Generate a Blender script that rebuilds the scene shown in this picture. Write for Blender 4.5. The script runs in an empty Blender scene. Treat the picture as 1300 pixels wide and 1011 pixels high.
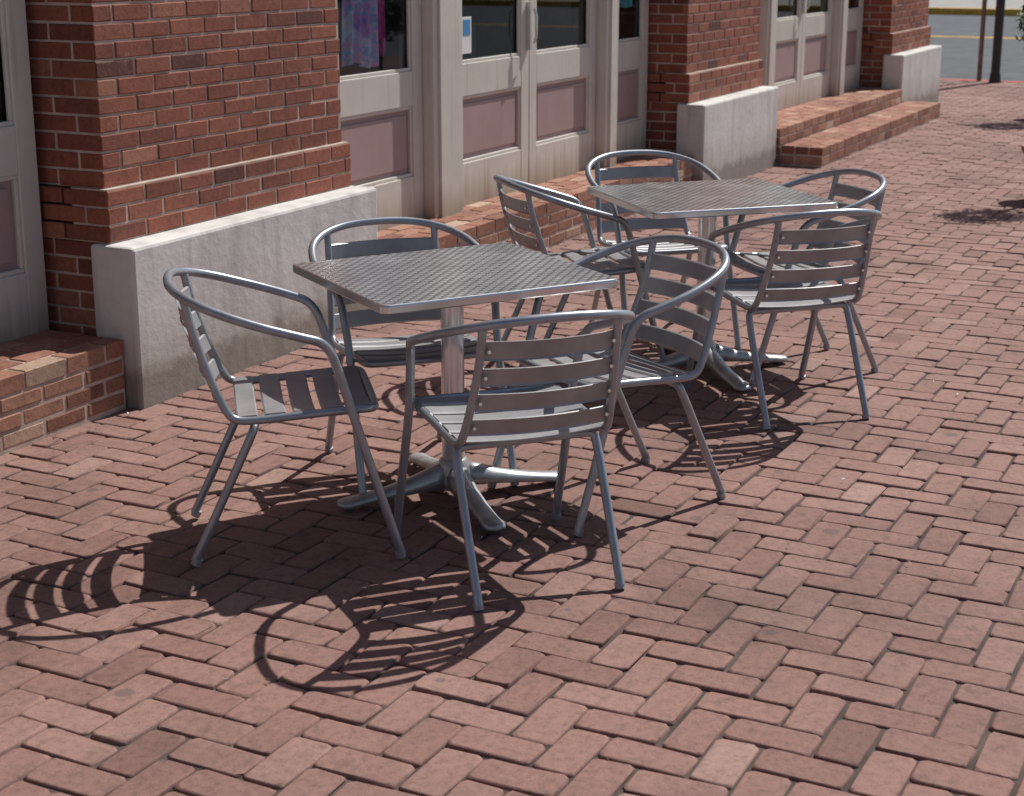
import bpy, math, random
import numpy as np
from mathutils import Vector, Matrix
random.seed(7); np.random.seed(7)
sc=bpy.context.scene
col=sc.collection
PHI=math.radians(63.0)
P0=Vector((-1.399,5.859,0))

# ---------------------------------------------------------------- materials
def newmat(name):
    m=bpy.data.materials.new(name); m.use_nodes=True
    nt=m.node_tree; nt.nodes.clear()
    out=nt.nodes.new('ShaderNodeOutputMaterial'); b=nt.nodes.new('ShaderNodeBsdfPrincipled')
    nt.links.new(b.outputs[0],out.inputs[0])
    return m,nt,b
def nd(nt,t,**k):
    n=nt.nodes.new(t)
    for a,v in k.items(): setattr(n,a,v)
    return n
def ramp(nt,src,stops):
    r=nd(nt,'ShaderNodeValToRGB'); e=r.color_ramp.elements
    while len(e)<len(stops): e.new(0.5)
    for i,(p,c) in enumerate(stops):
        e[i].position=p; e[i].color=(c[0],c[1],c[2],1) if not isinstance(c,(int,float)) else (c,c,c,1)
    nt.links.new(src,r.inputs[0]); return r.outputs[0]
def noise(nt,scale,detail=3,rough=.55,coord='Object'):
    tc=nd(nt,'ShaderNodeTexCoord'); n=nd(nt,'ShaderNodeTexNoise')
    n.inputs['Scale'].default_value=scale; n.inputs['Detail'].default_value=detail; n.inputs['Roughness'].default_value=rough
    nt.links.new(tc.outputs[coord],n.inputs['Vector']); return n.outputs['Fac']
def mix(nt,fac,a,b,mode='MIX'):
    m=nd(nt,'ShaderNodeMix',data_type='RGBA',blend_type=mode)
    for s,v in ((m.inputs[0],fac),(m.inputs[6],a),(m.inputs[7],b)):
        if isinstance(v,(int,float)): s.default_value=v
        elif isinstance(v,tuple): s.default_value=(v[0],v[1],v[2],1)
        else: nt.links.new(v,s)
    return m.outputs[2]
def bump(nt,b,h,strength=.3,dist=.01):
    n=nd(nt,'ShaderNodeBump'); n.inputs['Strength'].default_value=strength; n.inputs['Distance'].default_value=dist
    nt.links.new(h,n.inputs['Height']); nt.links.new(n.outputs[0],b.inputs['Normal'])
def simple(name,c,rough=.6,metal=0,var=.12,scale=8,bs=.15,bscale=60,bd=.002):
    m,nt,b=newmat(name)
    n=noise(nt,scale)
    lo=tuple(x*(1-var) for x in c); hi=tuple(min(1,x*(1+var)) for x in c)
    nt.links.new(ramp(nt,n,[(.3,lo),(.7,hi)]),b.inputs['Base Color'])
    b.inputs['Roughness'].default_value=rough; b.inputs['Metallic'].default_value=metal
    if bs>0: bump(nt,b,noise(nt,bscale,2),bs,bd)
    return m
def brickmat(name,stops,dirt=.45,dirtscale=.9,rough=.85,gritc=(.45,.36,.32),chips=.45,bs=.5,spots=False):
    m,nt,b=newmat(name)
    at=nd(nt,'ShaderNodeAttribute',attribute_name='tint')
    c=ramp(nt,at.outputs['Fac'],stops)
    f=noise(nt,42,4,.72)
    c=mix(nt,1.0,c,ramp(nt,f,[(.28,.66),(.5,1.0),(.75,1.2)]),'MULTIPLY')
    g=noise(nt,dirtscale,5,.68)
    c=mix(nt,1.0,c,ramp(nt,g,[(.3,1-dirt),(.52,1.0),(.8,1.12)]),'MULTIPLY')
    s=noise(nt,170,2,.6)
    c=mix(nt,ramp(nt,s,[(.63,0.0),(.72,.45)]),c,gritc)
    c=mix(nt,ramp(nt,s,[(.28,.55),(.36,0.0)]),c,tuple(x*.35 for x in stops[0][1]))
    s2=noise(nt,8,4,.75)
    c=mix(nt,ramp(nt,s2,[(.62,0.0),(.78,chips)]),c,gritc)
    if spots:
        c=mix(nt,ramp(nt,s2,[(.26,.6),(.40,0.0)]),c,(.10,.055,.045))
        tc=nd(nt,'ShaderNodeTexCoord'); vo=nd(nt,'ShaderNodeTexVoronoi'); vo.voronoi_dimensions='2D'; vo.inputs['Scale'].default_value=1.7
        nt.links.new(tc.outputs['Object'],vo.inputs['Vector'])
        sx=nd(nt,'ShaderNodeSeparateColor'); nt.links.new(vo.outputs['Color'],sx.inputs[0])
        th=nd(nt,'ShaderNodeMath',operation='MULTIPLY'); th.inputs[1].default_value=.05; nt.links.new(sx.outputs[0],th.inputs[0])
        lt=nd(nt,'ShaderNodeMath',operation='LESS_THAN'); nt.links.new(vo.outputs['Distance'],lt.inputs[0]); nt.links.new(th.outputs[0],lt.inputs[1])
        m2=nd(nt,'ShaderNodeMath',operation='MULTIPLY'); m2.inputs[1].default_value=.5; nt.links.new(lt.outputs[0],m2.inputs[0])
        c=mix(nt,m2.outputs[0],c,(.07,.06,.058))
    nt.links.new(c,b.inputs['Base Color'])
    b.inputs['Roughness'].default_value=rough
    bump(nt,b,f,bs,.004)
    return m
M={}
M['paver']=brickmat('paver_clay',[(0,(.160,.080,.064)),(.25,(.222,.114,.092)),(.55,(.258,.138,.112)),(.85,(.285,.160,.132)),(1,(.36,.235,.195))],.42,.8,gritc=(.32,.22,.18),chips=.28,spots=True)
M['joint']=simple('joint_sand',(.07,.052,.043),.95,var=.7,scale=3,bs=.6,bscale=200)
M['brick']=brickmat('wall_brick',[(0,(.13,.042,.030)),(.2,(.215,.064,.040)),(.55,(.275,.084,.050)),(.85,(.315,.105,.063)),(1,(.38,.16,.10))],.32,1.2,gritc=(.46,.30,.23),chips=.35)
M['mortar']=simple('mortar',(.46,.355,.29),.95,var=.25,scale=10,bs=.5,bscale=150)
M['stepbrick']=brickmat('step_brick',[(0,(.20,.078,.05)),(.4,(.30,.12,.075)),(.8,(.39,.20,.13)),(1,(.50,.36,.26))],.35,2.0,gritc=(.52,.42,.32),chips=.8)
# stucco plinth
m,nt,b=newmat('stucco'); 
c=ramp(nt,noise(nt,1.8,6,.7),[(.3,(.53,.50,.475)),(.55,(.67,.645,.615)),(.8,(.72,.695,.665))])
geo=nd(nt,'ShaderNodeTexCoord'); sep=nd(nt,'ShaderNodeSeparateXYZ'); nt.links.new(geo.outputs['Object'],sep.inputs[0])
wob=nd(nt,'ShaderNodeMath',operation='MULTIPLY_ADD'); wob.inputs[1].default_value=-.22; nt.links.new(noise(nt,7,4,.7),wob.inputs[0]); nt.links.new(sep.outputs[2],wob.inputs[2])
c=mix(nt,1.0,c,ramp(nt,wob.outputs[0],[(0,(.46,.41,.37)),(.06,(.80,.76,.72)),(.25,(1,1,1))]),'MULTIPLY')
mp=nd(nt,'ShaderNodeMapping'); mp.inputs['Scale'].default_value=(9,9,.9); nt.links.new(geo.outputs['Object'],mp.inputs[0])
ns=nd(nt,'ShaderNodeTexNoise'); ns.inputs['Scale'].default_value=1.3; ns.inputs['Detail'].default_value=5; nt.links.new(mp.outputs[0],ns.inputs['Vector'])
c=mix(nt,1.0,c,ramp(nt,ns.outputs['Fac'],[(.32,.80),(.5,1.0)]),'MULTIPLY')
st_=noise(nt,5,5,.8); c=mix(nt,ramp(nt,st_,[(.58,0.0),(.72,.5)]),c,(.36,.32,.29))
nt.links.new(c,b.inputs['Base Color']); b.inputs['Roughness'].default_value=.9
bump(nt,b,noise(nt,24,5,.65),.28,.01); M['stucco']=m
# door paint
def paint(name,c):
    m,nt,b=newmat(name)
    k=ramp(nt,noise(nt,3,5,.7),[(.3,tuple(x*.86 for x in c)),(.7,c)])
    tc=nd(nt,'ShaderNodeTexCoord'); mp=nd(nt,'ShaderNodeMapping'); mp.inputs['Scale'].default_value=(25,25,1.2)
    nt.links.new(tc.outputs['Object'],mp.inputs[0]); n=nd(nt,'ShaderNodeTexNoise'); n.inputs['Scale'].default_value=1; n.inputs['Detail'].default_value=5
    nt.links.new(mp.outputs[0],n.inputs['Vector'])
    k=mix(nt,ramp(nt,n.outputs['Fac'],[(.60,0.0),(.78,.5)]),k,(.30,.20,.13))
    sep=nd(nt,'ShaderNodeSeparateXYZ'); nt.links.new(tc.outputs['Object'],sep.inputs[0])
    wb=nd(nt,'ShaderNodeMath',operation='MULTIPLY_ADD'); wb.inputs[1].default_value=-.2; nt.links.new(n.outputs['Fac'],wb.inputs[0]); nt.links.new(sep.outputs[2],wb.inputs[2])
    k=mix(nt,1.0,k,ramp(nt,wb.outputs[0],[(.15,(.58,.50,.43)),(.34,(1,1,1))]),'MULTIPLY')
    nt.links.new(k,b.inputs['Base Color']); b.inputs['Roughness'].default_value=.45
    bump(nt,b,n.outputs['Fac'],.08,.003); return m
M['door']=paint('greige_paint',(.64,.60,.535))
M['mauve']=paint('mauve_paint',(.40,.275,.27))
# glass
m=bpy.data.materials.new('shop_glass'); m.use_nodes=True; nt=m.node_tree; nt.nodes.clear()
o=nd(nt,'ShaderNodeOutputMaterial'); tr=nd(nt,'ShaderNodeBsdfTransparent'); tr.inputs[0].default_value=(.84,.89,.90,1)
gl=nd(nt,'ShaderNodeBsdfGlossy'); gl.inputs['Roughness'].default_value=.02; gl.inputs[0].default_value=(.9,.95,1,1)
fr=nd(nt,'ShaderNodeFresnel'); fr.inputs[0].default_value=1.5; ms=nd(nt,'ShaderNodeMixShader')
nt.links.new(fr.outputs[0],ms.inputs[0]); nt.links.new(tr.outputs[0],ms.inputs[1]); nt.links.new(gl.outputs[0],ms.inputs[2]); nt.links.new(ms.outputs[0],o.inputs[0]); M['glass']=m
M['dark']=simple('interior_dark',(.10,.095,.085),.8,bs=0)
M['tube']=simple('satin_grey_tube',(.335,.355,.39),.32,.5,var=.12,scale=18,bs=.06,bscale=90)
M['slat']=simple('grey_slat',(.32,.315,.325),.42,.3,var=.16,scale=9,bs=.05,bscale=80)
M['rubber']=simple('rubber',(.05,.05,.055),.7,bs=0)
M['cast']=simple('cast_aluminium',(.44,.45,.455),.40,.6,var=.3,scale=14,bs=.4,bscale=45)
M['chrome']=simple('polished_tube',(.80,.83,.86),.15,.60,var=.06,scale=10,bs=.06,bscale=12)
# engine turned steel
m,nt,b=newmat('embossed_steel')
tc=nd(nt,'ShaderNodeTexCoord'); mp=nd(nt,'ShaderNodeMapping'); mp.inputs['Rotation'].default_value=(0,0,math.radians(45))
nt.links.new(tc.outputs['Object'],mp.inputs[0])
vo=nd(nt,'ShaderNodeTexVoronoi'); vo.voronoi_dimensions='2D'; vo.inputs['Scale'].default_value=38; vo.inputs['Randomness'].default_value=0
nt.links.new(mp.outputs[0],vo.inputs['Vector'])
c=ramp(nt,vo.outputs['Distance'],[(.12,(.98,.98,.97)),(.36,(.88,.88,.87)),(.47,(.46,.46,.47)),(.6,(.34,.34,.35))])
c=mix(nt,1.0,c,ramp(nt,noise(nt,3.5,5,.75),[(.32,.76),(.6,1.0)]),'MULTIPLY')
nt.links.new(c,b.inputs['Base Color'])
b.inputs['Metallic'].default_value=.72
nt.links.new(ramp(nt,noise(nt,9,4,.7),[(.3,.12),(.7,.26)]),b.inputs['Roughness'])
bump(nt,b,ramp(nt,vo.outputs['Distance'],[(.0,1.0),(.3,.75),(.5,0.0)]),.26,.003); M['steel']=m
M['rim']=simple('steel_rim',(.68,.68,.68),.22,.85,var=.1,bs=.05)
M['asphalt']=simple('asphalt',(.075,.08,.088),.9,var=.25,scale=3,bs=.5,bscale=120)
M['concrete']=simple('concrete',(.30,.28,.255),.9,var=.15,scale=2,bs=.3)
M['yellow']=simple('yellow_paint',(.62,.36,.04),.7,var=.3,scale=6)
M['white']=simple('white_paint',(.75,.75,.73),.6,var=.08)
M['redkerb']=simple('red_kerb_paint',(.42,.08,.06),.8,var=.3,scale=6)
M['pole']=simple('dark_pole',(.035,.04,.045),.5,.3)
M['polewood']=simple('weathered_pole',(.20,.16,.12),.8,var=.3)
M['leaf']=simple('leaf_green',(.07,.11,.035),.6,var=.5,scale=10,bs=0)
M['terracotta']=simple('terracotta',(.42,.18,.10),.8)
M['bark']=simple('bark',(.12,.08,.055),.9)
M['blue']=simple('blue_print',(.05,.25,.5),.5,bs=0)
m,nt,b=newmat('printed_fabric')
n=noise(nt,13,3,.6)
nt.links.new(ramp(nt,n,[(.32,(.35,.25,.80)),(.42,(.90,.35,.60)),(.5,(.25,.50,.85)),(.58,(.92,.65,.80)),(.7,(.25,.65,.80))]),b.inputs['Base Color']); M['fabric']=m
M['teal']=simple('teal_fabric',(.15,.55,.62),.8,var=.4,scale=20)
M['magenta']=simple('magenta_fabric',(.7,.1,.35),.8,var=.4,scale=20)
# procedural brick for upper storey
m,nt,b=newmat('brick_upper')
tc=nd(nt,'ShaderNodeTexCoord'); sp=nd(nt,'ShaderNodeSeparateXYZ'); cb=nd(nt,'ShaderNodeCombineXYZ')
nt.links.new(tc.outputs['Object'],sp.inputs[0])
ad=nd(nt,'ShaderNodeMath',operation='ADD'); nt.links.new(sp.outputs[0],ad.inputs[0]); nt.links.new(sp.outputs[1],ad.inputs[1])
nt.links.new(ad.outputs[0],cb.inputs[0]); nt.links.new(sp.outputs[2],cb.inputs[1])
bt=nd(nt,'ShaderNodeTexBrick'); bt.inputs['Scale'].default_value=1; bt.inputs['Brick Width'].default_value=.215; bt.inputs['Row Height'].default_value=.067; bt.inputs['Mortar Size'].default_value=.005
bt.inputs['Color1'].default_value=(.31,.095,.055,1); bt.inputs['Color2'].default_value=(.22,.065,.04,1); bt.inputs['Mortar'].default_value=(.46,.35,.28,1)
nt.links.new(cb.outputs[0],bt.inputs['Vector']); nt.links.new(bt.outputs['Color'],b.inputs['Base Color']); b.inputs['Roughness'].default_value=.9
M['brickup']=m

# ---------------------------------------------------------------- mesh builder
class MB:
    def __init__(s): s.v=[];s.f=[];s.mi=[];s.sm=[];s.t=[];s.mats=[]
    def mat(s,k):
        if k not in s.mats: s.mats.append(k)
        return s.mats.index(k)
    def add(s,vs,fs,k,smooth=False,tint=.5):
        o=len(s.v); s.v+= [tuple(p) for p in vs]; s.t+=[tint]*len(vs); i=s.mat(k)
        for f in fs: s.f.append([o+x for x in f]); s.mi.append(i); s.sm.append(smooth)
    def box(s,a,b,k):
        x0,y0,z0=[min(p,q) for p,q in zip(a,b)]; x1,y1,z1=[max(p,q) for p,q in zip(a,b)]
        s.add([(x0,y0,z0),(x1,y0,z0),(x1,y1,z0),(x0,y1,z0),(x0,y0,z1),(x1,y0,z1),(x1,y1,z1),(x0,y1,z1)],
              [(0,3,2,1),(4,5,6,7),(0,1,5,4),(1,2,6,5),(2,3,7,6),(3,0,4,7)],k)
    def tube(s,pts,r,k,seg=12,cap=True):
        pts=[Vector(p) for p in pts]; n=len(pts)
        rs=r if isinstance(r,(list,tuple)) else [r]*n
        T=[(pts[min(i+1,n-1)]-pts[max(i-1,0)]).normalized() for i in range(n)]
        up=Vector((0,0,1)) if abs(T[0].z)<.9 else Vector((1,0,0))
        N=(up-T[0]*up.dot(T[0])).normalized(); vs=[]
        for i in range(n):
            N=(N-T[i]*N.dot(T[i])).normalized(); B=T[i].cross(N)
            for j in range(seg):
                a=2*math.pi*j/seg; vs.append(pts[i]+(N*math.cos(a)+B*math.sin(a))*rs[i])
        fs=[]
        for i in range(n-1):
            for j in range(seg):
                q=(j+1)%seg; fs.append((i*seg+j,i*seg+q,(i+1)*seg+q,(i+1)*seg+j))
        s.add(vs,fs,k,True)
        if cap:
            s.add([vs[j] for j in range(seg)],[tuple(range(seg))[::-1]],k)
            s.add([vs[(n-1)*seg+j] for j in range(seg)],[tuple(range(seg))],k)
    def bricks(s,O,U,V,N,LU,LV,bl,bh,k,off=0.5,j=.009,depth=.03,proud=.004):
        O,U,V,N=map(Vector,(O,U,V,N)); rows=max(1,round(LV/bh)); bh=LV/rows
        flip=U.cross(V).dot(N)<0
        for r in range(rows):
            x=-(off*bl if r%2 else 0)
            while x<LU-.001:
                a=max(x,0)+(j/2 if x>0.001 else 0); e=min(x+bl,LU)-(j/2 if x+bl<LU-.001 else 0); x+=bl
                if e-a<.02: continue
                b0=r*bh+j/2+random.uniform(-.0012,.0012); b1=(r+1)*bh-j/2+random.uniform(-.0012,.0012)
                a+=random.uniform(0,.002); e-=random.uniform(0,.002)
                pr=proud+random.uniform(-.0018,.0018); c=.004
                def P(u,v,w): return O+U*u+V*v+N*w
                g=lambda:random.uniform(-.0018,.0018)
                q=[(a,b0),(e,b0),(e,b1),(a,b1)]; qi=[(a+c+g(),b0+c+g()),(e-c+g(),b0+c+g()),(e-c+g(),b1-c+g()),(a+c+g(),b1-c+g())]
                vs=[P(u,v,-depth) for u,v in q]+[P(u,v,pr-.003) for u,v in q]+[P(u,v,pr) for u,v in qi]
                fs=[(8,9,10,11)]+[(i,(i+1)%4,4+(i+1)%4,4+i) for i in range(4)]+[(4+i,4+(i+1)%4,8+(i+1)%4,8+i) for i in range(4)]
                if flip: fs=[f[::-1] for f in fs]
                s.add(vs,fs,k,False,min(1,max(0,random.gauss(.52,.22))))
    def obj(s,name,parent=None,bevel=0,link=True):
        me=bpy.data.meshes.new(name); me.from_pydata(s.v,[],s.f)
        for k in s.mats: me.materials.append(M[k])
        me.polygons.foreach_set('material_index',s.mi); me.polygons.foreach_set('use_smooth',s.sm)
        at=me.attributes.new('tint','FLOAT','POINT'); at.data.foreach_set('value',s.t)
        me.update(); o=bpy.data.objects.new(name,me); col.objects.link(o)
        if parent: o.parent=parent
        if bevel:
            b=o.modifiers.new('bevel','BEVEL'); b.width=bevel; b.segments=2; b.limit_method='ANGLE'
        return o
def empty(name,loc,rz):
    e=bpy.data.objects.new(name,None); col.objects.link(e); e.location=loc; e.rotation_euler=(0,0,rz); e.empty_display_size=.2
    return e
def chaikin(p,n=3):
    p=[Vector(q) for q in p]
    for _ in range(n):
        o=[p[0]]
        for a,b in zip(p[:-1],p[1:]): o+= [a.lerp(b,.25),a.lerp(b,.75)]
        o.append(p[-1]); p=o
    return p
def mirror(h): # half path ending on y=0
    return h+[(x,-y,z) for x,y,z in reversed(h[:-1])]

# ---------------------------------------------------------------- pavement (herringbone pavers, real geometry)
W=.105
def pavement():
    L=[]
    smin,smax,amin,amax=-7,16.38,-8.5,.5
    for i in range(int(smin/W)-3,int(smax/W)+3):
        for j in range(int(amin/W)-3,int(3.5/W)+3):
            if (i-j)%4==0:
                for (x0,y0,x1,y1) in ((i,j,i+2,j+1),(i,j+1,i+1,j+3)):
                    X0,Y0,X1,Y1=x0*W,y0*W,x1*W,y1*W
                    lim=.30 if X1<13.3 else 3.4
                    if X0<smin or X1>smax or Y0<amin or Y1>lim: continue
                    L.append((X0,Y0,X1,Y1))
    A=np.array(L); n=len(A)
    cx=(A[:,0]+A[:,2])/2; cy=(A[:,1]+A[:,3])/2
    g=.0065
    hx=(A[:,2]-A[:,0])/2-g/2+np.random.uniform(-.0024,.0015,n); hy=(A[:,3]-A[:,1])/2-g/2+np.random.uniform(-.0024,.0015,n)
    cx=cx+np.random.uniform(-.002,.002,n); cy=cy+np.random.uniform(-.002,.002,n)
    und=.004*np.sin(cx*1.7+.6*cy)+.003*np.sin(cy*2.3-cx*.8)
    rot=np.random.normal(0,.013,n); gx=np.random.normal(0,.009,n); gy=np.random.normal(0,.010,n); z0=np.random.normal(-.0015,.0016,n)+und-.004
    sx=np.array([-1,1,1,1,1,-1,-1,-1]); sy=np.array([-1,-1,-1,1,1,1,1,-1]); 
    ox=np.array([1,-1,0,0,-1,1,0,0]); oy=np.array([0,0,1,-1,0,0,-1,1])
    rings=[]
    for inset,dz,c in ((0,-.03,.005),(0,-.006,.007),(.0015,-.002,.010),(.005,0,.012)):
        px=(hx[:,None]-inset)*sx[None]+ox[None]*c; py=(hy[:,None]-inset)*sy[None]+oy[None]*c
        jit=.0017 if dz>-.025 else 0
        px=px+np.random.normal(0,jit+1e-9,px.shape); py=py+np.random.normal(0,jit+1e-9,py.shape)
        X=cx[:,None]+px*np.cos(rot)[:,None]-py*np.sin(rot)[:,None]; Y=cy[:,None]+px*np.sin(rot)[:,None]+py*np.cos(rot)[:,None]
        Z=z0[:,None]+dz+gx[:,None]*px+gy[:,None]*py
        rings.append(np.stack([X,Y,Z],-1))
    V=np.stack(rings,1).reshape(n,32,3)
    fs=[]
    for r in range(3):
        for k in range(8):
            q=(k+1)%8; fs.append([r*8+k,r*8+q,(r+1)*8+q,(r+1)*8+k])
    quad=np.array(fs); top=np.arange(24,32)
    me=bpy.data.meshes.new('brick_pavement')
    nv=n*32; nq=len(quad)
    me.vertices.add(nv); me.vertices.foreach_set('co',V.reshape(-1))
    base=(np.arange(n)*32)
    loops=np.concatenate([(quad[None]+base[:,None,None]).reshape(n,-1),(top[None]+base[:,None])],1).reshape(-1)
    tot=np.tile(np.array([4]*nq+[8]),n); start=np.concatenate([[0],np.cumsum(tot)[:-1]])
    me.loops.add(len(loops)); me.loops.foreach_set('vertex_index',loops.astype(np.int32))
    me.polygons.add(len(tot)); me.polygons.foreach_set('loop_start',start.astype(np.int32)); me.polygons.foreach_set('loop_total',tot.astype(np.int32))
    me.polygons.foreach_set('use_smooth',np.tile(np.array([True]*nq+[False]),n))
    me.update(calc_edges=True); me.validate()
    at=me.attributes.new('tint','FLOAT','POINT'); t=np.clip(np.random.normal(.52,.18,n),0,.9); t[np.random.rand(n)<.003]=1
    at.data.foreach_set('value',np.repeat(t,32))
    me.materials.append(M['paver'])
    o=bpy.data.objects.new('brick_pavement',me); col.objects.link(o); o.location=P0; o.rotation_euler=(0,0,PHI)
    return o
pv=pavement()
mb=MB()
nx,ny=120,60
vs=[];fs=[]
for i in range(nx+1):
    for q in range(ny+1):
        x=-7.1+23.5*i/nx; y=-8.6+12.1*q/ny
        vs.append((x,y,.004*math.sin(x*1.7+.6*y)+.003*math.sin(y*2.3-x*.8)-.0135))
for i in range(nx):
    for q in range(ny): fs.append((i*(ny+1)+q,(i+1)*(ny+1)+q,(i+1)*(ny+1)+q+1,i*(ny+1)+q+1))
mb.add(vs,fs,'joint',True)
j=mb.obj('joint_bed',pv)
# ground etc
mb=MB(); R=600
mb.add([(-R,-R,-.14),(R,-R,-.14),(R,R,-.14),(-R,R,-.14)],[(0,1,2,3)],'concrete'); mb.obj('ground')
def frame_obj(mb,name,bevel=0):
    o=mb.obj(name,None,bevel); o.location=P0; o.rotation_euler=(0,0,PHI); return o
mb=MB(); mb.box((16.55,-120,-.136),(37.5,120,-.115),'asphalt'); 
mb.box((27.6,-120,-.114),(27.75,120,-.110),'yellow'); mb.box((27.9,-120,-.114),(28.05,120,-.110),'yellow')
frame_obj(mb,'street')
mb=MB(); mb.box((16.4,-60,-.13),(16.55,60,-.002),'redkerb'); frame_obj(mb,'kerb',.01)
mb=MB(); mb.box((37.5,-60,-.13),(37.8,60,.05),'yellow'); mb.box((37.8,-60,-.13),(45,60,.045),'concrete'); frame_obj(mb,'sidewalk',.01)
mb=MB(); mb.box((-60,-22,-.13),(16.4,-8.6,-.02),'concrete'); frame_obj(mb,'sidewalk')

# ---------------------------------------------------------------- building
B=empty('brick_building',P0,PHI)
piers=[(-5.85,-4.1),(0,1.72),(6.0,7.65),(11.6,13.3)]
pl=MB(); br=MB(); core=MB()
for (s0,s1) in piers:
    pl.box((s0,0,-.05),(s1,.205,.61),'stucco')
    for (z0,z1,a,d) in ((.612,.813,.128,.03),(.813,3.295,.16,.05)):
        core.box((s0+d,a,z0),(s1-d,.50 if a>.15 else .3,z1+ (.0 if a>.15 else .001)),'mortar')
        br.bricks((s0+d-.004,a,z0),(1,0,0),(0,0,1),(0,-1,0),s1-s0-2*d+.008,z1-z0,.215,.067,'brick')
        br.bricks((s0+d,a,z0),(0,1,0),(0,0,1),(-1,0,0),.34-(a-.16),z1-z0,.215,.067,'brick',.5)
        br.bricks((s1-d,a,z0),(0,1,0),(0,0,1),(1,0,0),.34-(a-.16),z1-z0,.215,.067,'brick',.5)
    core.box((s0+.051,.2,-.05),(s1-.051,.499,.612),'mortar')
    br.bricks((s0+.051,.206,.008),(0,1,0),(0,0,1),(-1,0,0),.29,.603,.215,.067,'brick')
    br.bricks((s1-.051,.206,.008),(0,1,0),(0,0,1),(1,0,0),.29,.603,.215,.067,'brick')
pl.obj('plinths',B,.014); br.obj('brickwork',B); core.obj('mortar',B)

dr=MB(); gs=MB(); hw=MB()
ZB,ZT=.25,2.62
def leaf(a0,a1,door,st=.10):
    A=.43 if door else .425
    for (x0,x1) in ((a0,a0+st),(a1-st,a1)): dr.box((x0,A,ZB),(x1,A+.05,ZT),'door')
    x0,x1=a0+st,a1-st
    for (z0,z1) in ((ZB,.50),(.87,1.05),(2.5,ZT)): dr.box((x0,A+.001,z0),(x1,A+.049,z1),'door')
    dr.box((x0,A+.028,.50),(x1,A+.04,.87),'mauve')
    dr.box((x0+.045,A+.016,.545),(x1-.045,A+.03,.825),'mauve')
    w=.018
    dr.box((x0,A+.008,.50),(x1,A+.03,.50+w),'door'); dr.box((x0,A+.008,.87-w),(x1,A+.03,.87),'door')
    dr.box((x0,A+.009,.50+w),(x0+w,A+.03,.87-w),'door'); dr.box((x1-w,A+.009,.50+w),(x1,A+.03,.87-w),'door')
    dr.box((x0,A+.008,1.05),(x1,A+.024,1.05+w),'door')
    dr.box((x0,A+.009,1.05+w),(x0+w,A+.024,2.5),'door'); dr.box((x1-w,A+.009,1.05+w),(x1,A+.024,2.5),'door')
    gs.add([(x0,A+.03,1.05),(x1,A+.03,1.05),(x1,A+.03,2.5),(x0,A+.03,2.5)],[(0,1,2,3)],'glass')
def bay(s0,parts):
    x=s0
    for kind,w in parts:
        if kind=='p':
            dr.box((x,.36,ZB),(x+w,.50,3.3),'door'); dr.box((x+.05,.345,ZB+.002),(x+w-.05,.37,2.6),'door')
        else: leaf(x+.004,x+w-.004,kind=='d')
        x+=w
    dr.box((s0,.38,ZT+.002),(x,.50,2.74),'door')
    dr.box((s0,.40,3.22),(x,.50,3.3),'door')
    gs.add([(s0,.455,2.74),(x,.455,2.74),(x,.455,3.22),(s0,.455,3.22)],[(0,1,2,3)],'glass')
    hx=sum(w for k,w in parts[:3])
    hw.box((s0+hx-.035,.405,1.08),(s0+hx-.012,.43,1.36),'rim'); hw.tube([(s0+hx-.024,.385,1.12),(s0+hx-.024,.37,1.16),(s0+hx-.024,.37,1.28),(s0+hx-.024,.385,1.32)],.008,'rim')
b1=[('s',1.16),('p',.32),('d',.95),('d',.98),('p',.2),('s',.67)]
bay(1.72,b1)
bay(-4.1,[('s',.85),('p',.25),('d',.93),('d',.93),('p',.25),('s',.89)])
bay(7.65,[('s',.75),('p',.25),('d',.95),('d',.95),('p',.25),('s',.8)])
dr.obj('doors',B,.004); gs.obj('window_glass',B); hw.obj('door_handles',B,.002)
it=MB()
it.box((-5.9,.52,.1),(13.25,3.5,.25),'dark'); it.box((-5.9,3.4,.25),(13.25,3.5,3.3),'dark'); it.box((-5.9,.52,3.3),(13.25,3.5,3.4),'dark')
it.box((-5.9,.52,.25),(-5.8,3.4,3.3),'dark'); it.box((13.15,.52,.25),(13.24,3.4,3.3),'dark')
for c in (2.4,4.6,9.0,10.4): it.box((c-.5,1.3,.25),(c+.5,1.9,1.15),'concrete'); it.box((c-.3,2.6,.25),(c+.4,3.1,1.9),'terracotta')
it.obj('shop_interior',B)
def cloth(mb,x0,x1,z0,z1,a,k):
    n=28; vs=[];fs=[]
    for q in range(9):
        for i in range(n+1):
            t=i/n; w=1+.25*(q/8)
            xx=(x0+x1)/2+(t-.5)*(x1-x0)*w; vs.append((xx,a+.02*math.sin(t*26+q*.2),z1+(z0-z1)*q/8+.02*math.sin(t*7)))
    for q in range(8):
        for i in range(n): fs.append((q*(n+1)+i,q*(n+1)+i+1,(q+1)*(n+1)+i+1,(q+1)*(n+1)+i))
    mb.add(vs,fs,k,True)
cl=MB(); cloth(cl,2.28,2.55,1.10,1.9,.50,'fabric'); cloth(cl,2.56,2.62,1.15,1.9,.51,'magenta'); cloth(cl,1.85,2.12,1.2,2.0,.52,'teal'); cloth(cl,5.55,5.85,1.28,2.0,.50,'teal'); cloth(cl,4.75,4.95,1.5,2.0,.52,'white')
cloth(cl,8.1,8.35,1.25,2.0,.52,'magenta'); cloth(cl,9.2,9.5,1.4,2.0,.52,'blue'); cloth(cl,3.5,3.8,1.6,2.2,1.2,'teal'); cl.obj('window_display_clothing',B)
st=MB(); st.box((3.36,.452,1.10),(3.47,.455,1.30),'white'); st.box((3.375,.450,1.2),(3.455,.4525,1.285),'blue'); st.obj('window_sticker',B)
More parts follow.
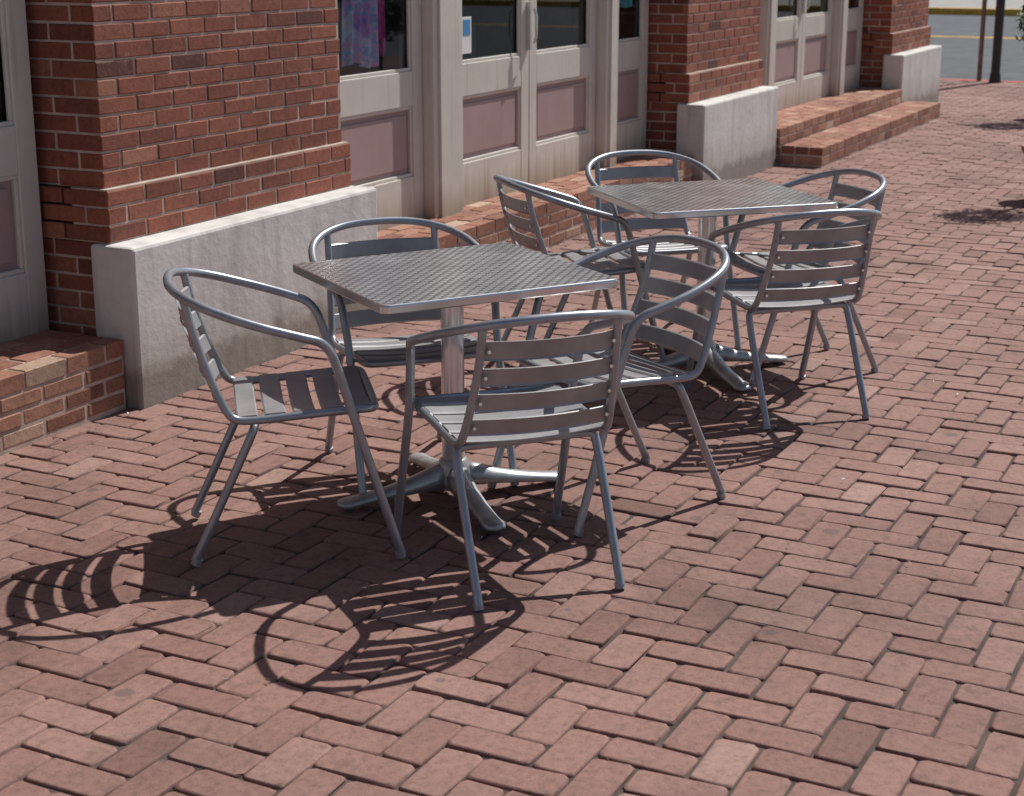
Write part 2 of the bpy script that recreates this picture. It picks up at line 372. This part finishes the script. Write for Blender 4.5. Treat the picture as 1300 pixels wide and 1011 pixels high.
# steps
sp=MB()
def step(s0,s1,a0,a1,z1,ends=True):
    sp.box((s0+.002,a0+.004,-.05),(s1-.002,a1,z1-.006),'mortar')
    cap=.068
    sp.bricks((s0,a0+.004,.004),(1,0,0),(0,0,1),(0,-1,0),s1-s0,z1-cap-.004,.215,.066,'stepbrick',j=.014,proud=.003)
    sp.bricks((s0,a0-.006,z1-.006),(1,0,0),(0,1,0),(0,0,1),s1-s0,a1-a0,.21,.105,'stepbrick',j=.012,depth=.055,proud=.006)
    if ends:
        sp.bricks((s0+.002,a0+.004,.004),(0,1,0),(0,0,1),(-1,0,0),a1-a0-.01,z1-cap-.004,.215,.066,'stepbrick',j=.014,proud=.003)
        sp.bricks((s1-.002,a0+.004,.004),(0,1,0),(0,0,1),(1,0,0),a1-a0-.01,z1-cap-.004,.215,.066,'stepbrick',j=.014,proud=.003)
step(-4.1,-.012,.06,.44,.262,False); step(1.74,5.98,.06,.44,.262,False)
step(7.68,11.75,-.36,-.02,.15); step(7.68,11.58,-.015,.44,.28,False)
sp.obj('brick_steps',B)
# upper storey and body
up=MB()
up.box((-5.9,.16,3.3),(13.3,.52,7.4),'brickup'); up.box((-5.9,.521,3.41),(13.28,9,7.39),'brickup'); up.box((-5.9,3.52,-.1),(13.28,9,3.41),'brickup')
up.box((13.24,.5,-.1),(13.28,3.52,3.41),'brickup')
up.box((-6,.08,7.4),(13.4,9.1,7.6),'stucco'); up.box((-6.1,-.02,7.6),(13.5,9.2,7.75),'stucco')
up.box((-5.88,.13,3.45),(13.29,.17,3.6),'stucco')
for c in (-4,-2,.86,2.8,4.8,6.8,8.7,10.6,12.4):
    up.box((c-.5,.10,4.25),(c+.5,.18,4.35),'stucco'); up.box((c-.45,.13,4.35),(c+.45,.17,6.3),'door')
    up.box((c-.38,.12,4.42),(c+.38,.14,5.28),'dark'); up.box((c-.38,.12,5.36),(c+.38,.14,6.22),'dark'); up.box((c-.5,.11,6.3),(c+.5,.18,6.5),'stucco')
up.obj('upper_storey',B,.01)

# ---------------------------------------------------------------- chair
def slat_strip(mb,path,wdir,w,th,k,arch=.0):
    n=len(path); vs=[]; prof=[(-.5,-1),(-.5,0),(-.42,1),(0,1),(.42,1),(.5,0),(.5,-1),(.42,-.2),(0,-.2),(-.42,-.2)]
    m=len(prof)
    for i,p in enumerate(path):
        p=Vector(p); T=(Vector(path[min(i+1,n-1)])-Vector(path[max(i-1,0)])).normalized(); Wd=wdir.normalized(); Nn=T.cross(Wd).normalized()
        if (Nn.z+.3*Nn.x)<0: Nn=-Nn
        for u,v in prof: vs.append(p+Wd*(u*w)+Nn*(v*th))
    fs=[]
    for i in range(n-1):
        for q in range(m): r=(q+1)%m; fs.append((i*m+q,i*m+r,(i+1)*m+r,(i+1)*m+q))
    fs+= [tuple(range(m))[::-1],tuple(range((n-1)*m,n*m))]
    mb.add(vs,fs,k,False)
def chair_meshes():
    fr=MB()
    hoop=mirror([(.29,.255,.012),(.225,.253,.22),(.165,.247,.42),(.128,.253,.55),(.095,.262,.642),(.02,.285,.668),(-.10,.292,.705),(-.235,.255,.750),(-.318,.145,.780),(-.333,0,.788)])
    fr.tube(chaikin(hoop,3),.0130,'tube',12)
    seatf=mirror([(-.285,.188,.762),(-.265,.19,.66),(-.222,.2,.53),(-.19,.208,.455),(-.165,.213,.42),(-.10,.214,.418),(.05,.216,.43),(.18,.218,.437),(.228,.214,.437),(.232,.15,.436),(.234,0,.434)])
    fr.tube(chaikin(seatf,3),.012,'tube',12)
    rl=mirror([(-.29,.205,.012),(-.20,.206,.2),(-.125,.205,.36),(-.108,.20,.397),(-.108,.15,.397),(-.108,0,.397)])
    fr.tube(chaikin(rl,3),.0125,'tube',12)
    for sg in (1,-1):
        fr.tube([(.158,sg*.205,.434),(.158,sg*.262,.434)],.005,'tube',8)
    sl=MB()
    tb=[(.762,-.285,.188),(.66,-.265,.19),(.53,-.222,.2),(.44,-.185,.208)]
    for z in (.478,.552,.626,.700):
        for (z1,x1,y1),(z0,x0,y0) in zip(tb[:-1],tb[1:]):
            if z0<=z<=z1:
                t=(z-z0)/(z1-z0); x=x0+(x1-x0)*t; y=y0+(y1-y0)*t; wd=Vector((x1-x0,0,z1-z0))
        path=[(x-.034*(1-(q/8)**2)+.004,y*q/8*.99,z) for q in range(-8,9)]
        slat_strip(sl,path,wd,.054,.004,'slat')
        for sg in (1,-1): sl.tube([(x-.010,sg*(y-.016),z),(x-.019,sg*(y-.016),z+.001)],.005,'rim',8)
    for x,w in ((-.128,.06),(-.05,.062),(.03,.062),(.11,.062),(.19,.062)):
        z=.432+.05*x+.004
        path=[(x,.212*q/8,z-.012*(1-(q/8)**2)) for q in range(-8,9)]
        slat_strip(sl,path,Vector((1,0,.05)),w,.004,'slat')
    ft=MB()
    for x,y,dx in ((.29,.255,-.3),(-.29,.205,.45)):
        for sg in (1,-1): ft.tube([(x,sg*y,0),(x+dx*.02,sg*y,.018)],.0142,'slat',12)
    return [(fr,'frame'),(sl,'slats'),(ft,'foot_caps')]
cm=chair_meshes(); cmesh=[]
chairs=[(-.65,4.535,11),(.0,4.30,111),(-.336,5.139,-68),(.313,4.88,211),
        (1.02,5.925,109),(1.15,6.495,197.5),(.645,6.96,-72),(.275,6.50,18)]
for i,(x,y,a) in enumerate(chairs):
    e=empty('bistro_chair' if i==0 else 'bistro_chair.%03d'%i,(x,y,-.002),math.radians(a))
    if i==0:
        for mbx,nm in cm: cmesh.append((mbx.obj(nm,e).data,nm))
    else:
        for me,nm in cmesh:
            o=bpy.data.objects.new(nm,me); col.objects.link(o); o.parent=e

# ---------------------------------------------------------------- table
def rrect(hx,hy,r,n=5):
    p=[]
    for cx,cy,a0 in ((hx-r,hy-r,0),(-hx+r,hy-r,90),(-hx+r,-hy+r,180),(hx-r,-hy+r,270)):
        for i in range(n+1):
            a=math.radians(a0+90*i/n); p.append((cx+r*math.cos(a),cy+r*math.sin(a)))
    return p
def table(name,x,y,rt,rb,wx,wy):
    e=empty(name,(x,y,-.002),math.radians(rt)); hx=wx/2; hy=wy/2
    t=MB(); rings=[]
    for d,z in ((.02,.700),(.004,.702),(0,.706),(0,.724),(.0015,.7285),(.005,.730)): rings.append([(px,py,z) for px,py in rrect(hx-d,hy-d,.022)])
    m=len(rings[0]); vs=[p for r in rings for p in r]; fs=[]
    for i in range(len(rings)-1):
        for q in range(m): r=(q+1)%m; fs.append((i*m+q,i*m+r,(i+1)*m+r,(i+1)*m+q))
    t.add(vs,fs,'rim',False); t.add(rings[0],[tuple(range(m))[::-1]],'rubber')
    t.add(rings[-1],[tuple(range(m))],'steel')
    t.obj('table_top',e)
    p=MB(); p.tube([(0,0,.09),(0,0,.69)],.036,'chrome',28,False); p.obj('post',e)
    bk=MB()
    for a in (45,135):
        c,s=math.cos(math.radians(a)),math.sin(math.radians(a))
        bk.tube([(-.26*c,-.26*s,.690),(-.05*c,-.05*s,.682),(.05*c,.05*s,.682),(.26*c,.26*s,.690)],.012,'rubber',8)
    bk.tube([(0,0,.66),(0,0,.698)],[.045,.06],'cast',20); bk.obj('bracket',e)
    f=MB(); f.tube([(0,0,.035),(0,0,.06),(0,0,.10),(0,0,.125),(0,0,.13)],[.055,.06,.052,.044,.038],'cast',24)
    for k in range(4):
        a=math.radians(rb-rt+90*k); c,s=math.cos(a),math.sin(a); vs=[]
        L=[(0.03,.038,.045,.118),(.08,.036,.04,.102),(.15,.033,.035,.076),(.23,.031,.027,.056),(.31,.031,.018,.042),(.345,.034,.014,.038),(.37,.030,.014,.034),(.382,.014,.016,.03)]
        prof=[(-1,0),(-1,.5),(-.7,.88),(0,1),(.7,.88),(1,.5),(1,0)]
        for d,w,zb,zt in L:
            for u,v in prof: vs.append((d*c-u*w*s,d*s+u*w*c,zb+(zt-zb)*v))
        m=7; fs=[]
        for i in range(len(L)-1):
            for q in range(m): r=(q+1)%m; fs.append((i*m+q,(i+1)*m+q,(i+1)*m+r,i*m+r))
        fs+=[tuple(range(m)),tuple(range((len(L)-1)*m,len(L)*m))[::-1]]
        f.add(vs,fs,'cast',True)
        f.tube([(.345*c,.345*s,0),(.345*c,.345*s,.016)],.02,'rubber',14)
    f.obj('star_base',e)
table('bistro_table',-.185,4.865,29,22,.78,.70)
table('bistro_table.001',.785,6.41,18.5,19,.78,.71)

# ---------------------------------------------------------------- street poles
mb=MB(); mb.tube([(0,0,-.02),(0,0,5)],.055,'pole',16); mb.tube([(0,0,0),(0,0,.12)],[.075,.06],'pole',16); o=mb.obj('street_lamp_post'); o.location=(6.0,20.3,0)
mb=MB(); mb.tube([(0,0,-.02),(0,0,2.6)],.03,'polewood',12); mb.box((-.2,-.035,1.9),(.2,-.03,2.5),'white'); o=mb.obj('traffic_sign'); o.location=(5.86,20.5,0)
def potted(name,x,y,zc,rr):
    e=empty(name,(x,y,0),0); p=MB()
    p.tube([(0,0,0),(0,0,.02),(0,0,.3),(0,0,.33),(0,0,.36)],[.13,.14,.18,.2,.2],'terracotta',24); p.tube([(0,0,.3),(.01,0,.7),(0,.01,zc)],[.02,.016,.01],'bark',8)
    p.obj('pot_and_trunk',e); l=MB()
    for i in range(1900):
        v=Vector([random.gauss(0,1) for _ in range(3)]).normalized()*rr*random.uniform(.35,1)**.6*(1+.18*math.sin(i%7))
        v.z*=.8; c=v+Vector((0,0,zc)); a=Vector([random.gauss(0,1) for _ in range(3)]).normalized(); b=a.orthogonal().normalized(); s=.035
        l.add([c-a*s,c-b*s*.4,c+a*s,c+b*s*.4],[(0,1,2,3)],'leaf')
    l.obj('foliage',e)
potted('added_shadow_tree',3.66,10.95,1.15,.28); potted('added_shadow_tree.001',5.3,16.1,1.15,.28)  # unseen potted trees, added out of frame to cast the right-hand ground shadows
# litter
mb=MB()
for i in range(260):
    if i<50: x,y=random.uniform(-1.6,2.8),random.uniform(3.0,9.0)
    else:
        s_,a_=random.uniform(-2,12),-abs(random.gauss(0,.06))-.01
        if s_>7.5: a_-=.36
        if -2<s_<-.02 or 1.74<s_<5.98: a_+=.06
        x=P0.x+s_*math.cos(PHI)-a_*math.sin(PHI); y=P0.y+s_*math.sin(PHI)+a_*math.cos(PHI)
    s=random.uniform(.003,.010); a=random.uniform(0,3.1); c,q=math.cos(a)*s,math.sin(a)*s
    mb.add([(x-c,y-q,.002),(x+q*.4,y-c*.4,.004),(x+c,y+q,.003),(x-q*.4,y+c*.4,.007)],[(0,1,2),(0,2,3)],random.choice(['white','bark','bark','stepbrick','leaf'] if i>=50 else ['white','bark','stepbrick']))
mb.obj('litter')

# ---------------------------------------------------------------- light, world, camera
sd=Vector((.55,.60,1.0)).normalized()
sun=bpy.data.lights.new('sun','SUN'); sun.energy=5.0; sun.angle=math.radians(.5); sun.color=(1,.97,.92)
so=bpy.data.objects.new('sun',sun); col.objects.link(so); so.rotation_euler=sd.to_track_quat('Z','Y').to_euler(); so.location=(5,5,10)
w=bpy.data.worlds.new('World'); sc.world=w; w.use_nodes=True; nt=w.node_tree
bg=nt.nodes['Background']; sky=nt.nodes.new('ShaderNodeTexSky'); sky.sky_type='NISHITA'; sky.sun_disc=False
sky.sun_elevation=math.asin(sd.z); sky.sun_rotation=math.atan2(sd.x,sd.y)
nt.links.new(sky.outputs[0],bg.inputs[0]); bg.inputs[1].default_value=.075
cd=bpy.data.cameras.new('camera'); co=bpy.data.objects.new('camera',cd); col.objects.link(co)
co.location=(0,0,1.71); co.rotation_euler=(math.radians(90-14.68),0,0)
cd.sensor_width=36; cd.lens=2050/1300*36; cd.shift_y=-.0342; cd.clip_end=2000
cd.dof.use_dof=True; cd.dof.focus_distance=5.0; cd.dof.aperture_fstop=6.3
sc.camera=co
sc.view_settings.view_transform='Standard'; sc.view_settings.look='None'; sc.view_settings.exposure=0
